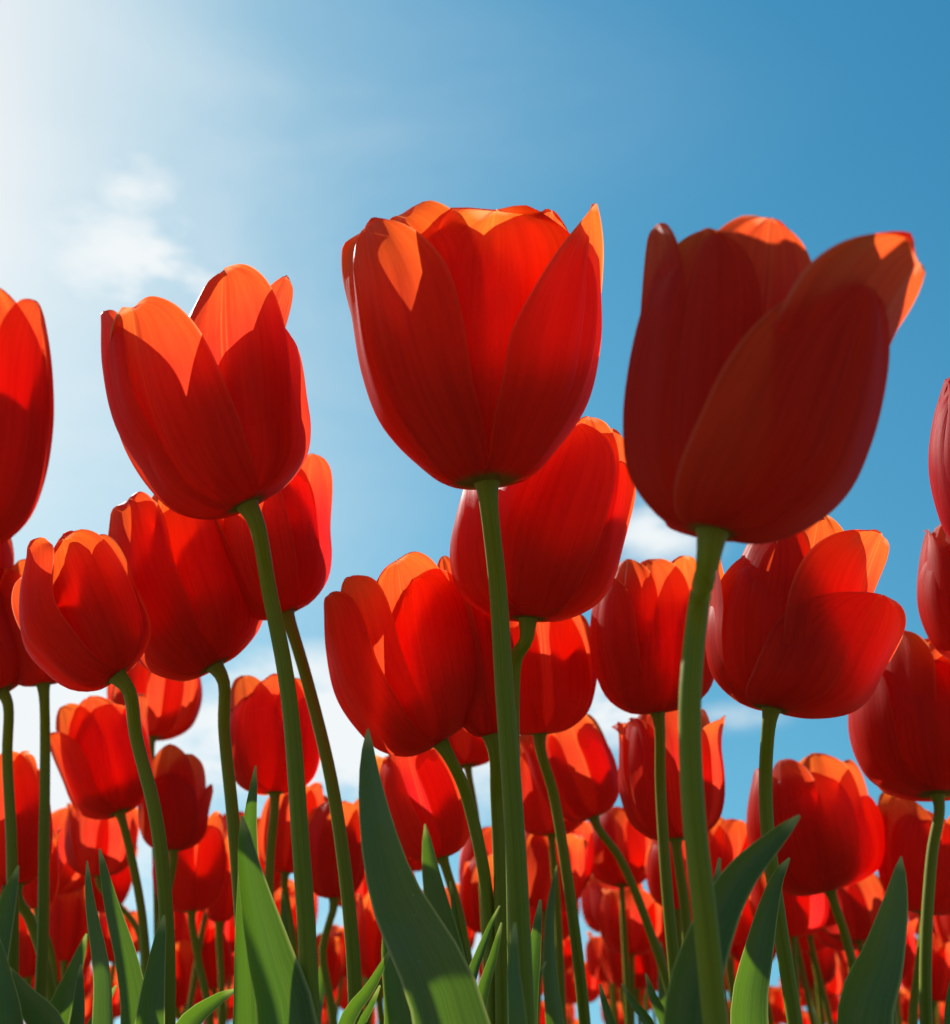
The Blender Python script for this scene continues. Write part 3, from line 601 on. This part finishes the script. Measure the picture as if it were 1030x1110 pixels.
# ------------------------------------------------------------------ leaves that show in the picture
leaf('B', (399, 790), (494, 1110), 44, [(404, 850), (428, 960)], dy=-.02, yaw=-20, fold=.40, vm=.5, twist=.15)
leaf('B', (558, 1000), (560, 1110), 20, [(556, 1050)], dy=-.06, yaw=10, fold=.5)
leaf('K', (461, 893), (503, 1110), 28, [(470, 950), (488, 1030)], dy=.02, yaw=-25, fold=.4)
leaf('K', (488, 955), (512, 1110), 10, [(495, 1000)], dy=.03, fold=.4)
leaf('A', (277, 830), (268, 1110), 24, [(268, 900), (266, 1000)], dy=.03, yaw=25, fold=.8, twist=-.2)
leaf('A', (262, 884), (302, 1110), 44, [(268, 950), (286, 1040)], dy=-.01, yaw=35, fold=.75)
leaf('G', (95, 933), (118, 1110), 28, [(102, 980), (116, 1050)], dy=-.02, yaw=-30, fold=.55, twist=.2)
leaf('G', (108, 920), (148, 1110), 18, [(120, 975), (140, 1050)], dy=.02, yaw=0, fold=.4)
leaf('G', (178, 992), (162, 1110), 26, [(170, 1040)], dy=-.03, yaw=20, fold=.45)
leaf('Hh', (94, 1012), (60, 1110), 22, [(80, 1055)], dy=-.03, yaw=20, fold=.5)
leaf('Hh', (88, 1045), (86, 1115), 20, [(88, 1075)], dy=-.05, yaw=-20, fold=.4)
leaf('Hh', (126, 1068), (100, 1115), 16, [(116, 1085)], dy=-.06, yaw=25, fold=.5)
leaf('I', (20, 938), (-24, 1110), 26, [(8, 980), (-10, 1050)], dy=-.03, yaw=20, fold=.5)
leaf('I', (6, 1045), (60, 1130), 34, [(28, 1080)], dy=-.06, yaw=-20, fold=.45)
leaf('I', (32, 880), (-6, 1040), 12, [(18, 930)], dy=.03, yaw=20, fold=.5)
leaf('I', (-4, 1010), (12, 1120), 26, [(4, 1060)], dy=-.07, yaw=0, fold=.4)
leaf('F', (258, 1072), (196, 1125), 26, [(234, 1085)], dy=-.05, yaw=10, fold=.45)
leaf('C', (867, 884), (742, 1110), 34, [(838, 912), (795, 958), (760, 1030)], dy=.01, yaw=30, fold=.55, twist=.4, vm=.55)
leaf('C', (780, 930), (770, 1110), 16, [(772, 1000)], dy=.05, yaw=10, fold=.5)
leaf('P', (856, 930), (808, 1110), 22, [(842, 952), (820, 1030)], dy=-.04, yaw=25, fold=.5, vm=.6, twist=.3)
leaf('Q', (977, 928), (926, 1110), 40, [(969, 975), (950, 1040)], dy=-.03, yaw=20, fold=.45, vm=.5)
leaf('Q', (968, 990), (958, 1110), 18, [(966, 1040)], dy=.02, yaw=-20, fold=.4)
leaf('Q', (1042, 1005), (1030, 1110), 24, [(1036, 1060)], dy=-.04, yaw=20, fold=.45)
leaf('Nn', (604, 938), (604, 1110), 15, [(598, 990), (598, 1050)], dy=-.02, yaw=-40, fold=.5)
leaf('Lb', (542, 982), (506, 1090), 12, [(528, 1015)], dy=-.05, yaw=-20, fold=.5)
leaf('Lb', (544, 1000), (520, 1100), 13, [(536, 1035)], dy=-.05, yaw=-20, fold=.5)
leaf('Nn', (592, 1042), (560, 1115), 12, [(578, 1072)], dy=-.05, yaw=-20, fold=.5)
leaf('M', (586, 975), (572, 1110), 18, [(580, 1030)], dy=-.06, yaw=-10, fold=.5)
leaf('E', (424, 1028), (372, 1115), 15, [(402, 1068)], dy=-.04, yaw=25, fold=.5)
leaf('E', (424, 955), (432, 1110), 24, [(424, 1030)], dy=.02, yaw=20, fold=.4)
leaf('E', (412, 1068), (388, 1120), 12, [(402, 1090)], dy=-.05, yaw=25, fold=.5)
leaf('O', (650, 1066), (664, 1115), 13, [(656, 1088)], dy=-.05, yaw=-20, fold=.5)
leaf('O', (674, 1066), (706, 1115), 13, [(688, 1088)], dy=-.03, yaw=-20, fold=.5)
leaf('O', (700, 1055), (724, 1115), 14, [(709, 1082)], dy=.03, yaw=-20, fold=.5)
leaf('s5', (306, 965), (316, 1110), 12, [(310, 1020)], fold=.5)
leaf('s10', (352, 1030), (340, 1110), 14, [(348, 1065)], fold=.5)
leaf('s18', (716, 1020), (724, 1110), 14, [(720, 1065)], fold=.5)
for i, k in enumerate(list(PLANTS)):
    G = PLANTS[k]['G']
    low_leaves(k, 2, .19 if G[1] < .75 else .205 + .012 * G[1], 300 + i)

# ------------------------------------------------------------------ the far rows: copies of a few prototypes
def children(o): return [c for c in bpy.data.objects if c.parent is o]
FAR_LABEL = 'tiny blurred red tulip far back in the bed, in the crowd at the bottom'
protos = []
for i in range(6):
    root = link('tulip', None); root.empty_display_size = .03
    Ht = .066 + .002 * i; z0 = .36 + .008 * (i % 3)
    PLANTS['far%d' % i] = dict(root=root, G=np.zeros(3))
    pts = catmull([[0, 0, z0 + .002], [.002, 0, z0 - .02], [.006 * (i - 2), .004, z0 * .5], [0, 0, 0]], 12)
    link('stem', tube(pts, np.full(12, .0029), 7, STEM, 'stem'), root)
    for p in petals_default(900 + i * 5, [.06, .12, .03][i % 3]):
        P, UVs = petal_grid(p, 11, 14)
        link('petal', grid_mesh('petal', P * np.array([Ht * .95, Ht * .95, Ht]) + [0, 0, z0], UVs, PETAL), root)
    low_leaves('far%d' % i, 2, .25, 700 + i)
    protos.append((root, children(root)))
spots = []
GAPS = [(690, 905, 30), (835, 1040, 14), (62, 880, 14), (140, 975, 12), (388, 870, 16), (358, 1000, 8), (965, 1010, 10), (610, 1010, 12), (470, 985, 6), (235, 945, 10), (800, 890, 14)]
tries = 0
while len(spots) < 235 and tries < 20000:
    tries += 1
    d = 1.05 + 3.0 * rnd.random() ** 1.25; x = rnd.uniform(-.46, .46) * d
    q = project(np.array([[x, d, .39]]))[0]
    if any((q[0] - a)**2 + (q[1] - b)**2 < (c + 36 / d)**2 for a, b, c in GAPS): continue     # clear lanes between the rows
    if all((x - a)**2 + (d - b)**2 > .0062 * d for a, b in spots): spots.append((x, d))
for i, (x, d) in enumerate(spots):
    root, kids = protos[i % 6]
    if i >= 6:
        r2 = root.copy(); COL.objects.link(r2)
        for c in kids:
            c2 = c.copy(); COL.objects.link(c2); c2.parent = r2
        root = r2
    root.location = (x, d, 0); root.rotation_euler = (rnd.uniform(-.08, .08), rnd.uniform(-.12, .06), rnd.uniform(0, 6.28))
    s = rnd.uniform(.92, 1.10); root.scale = (s, s, s)
    root['label'] = FAR_LABEL; root['category'] = 'tulip'; root['group'] = 'far tulips at the back of the bed'
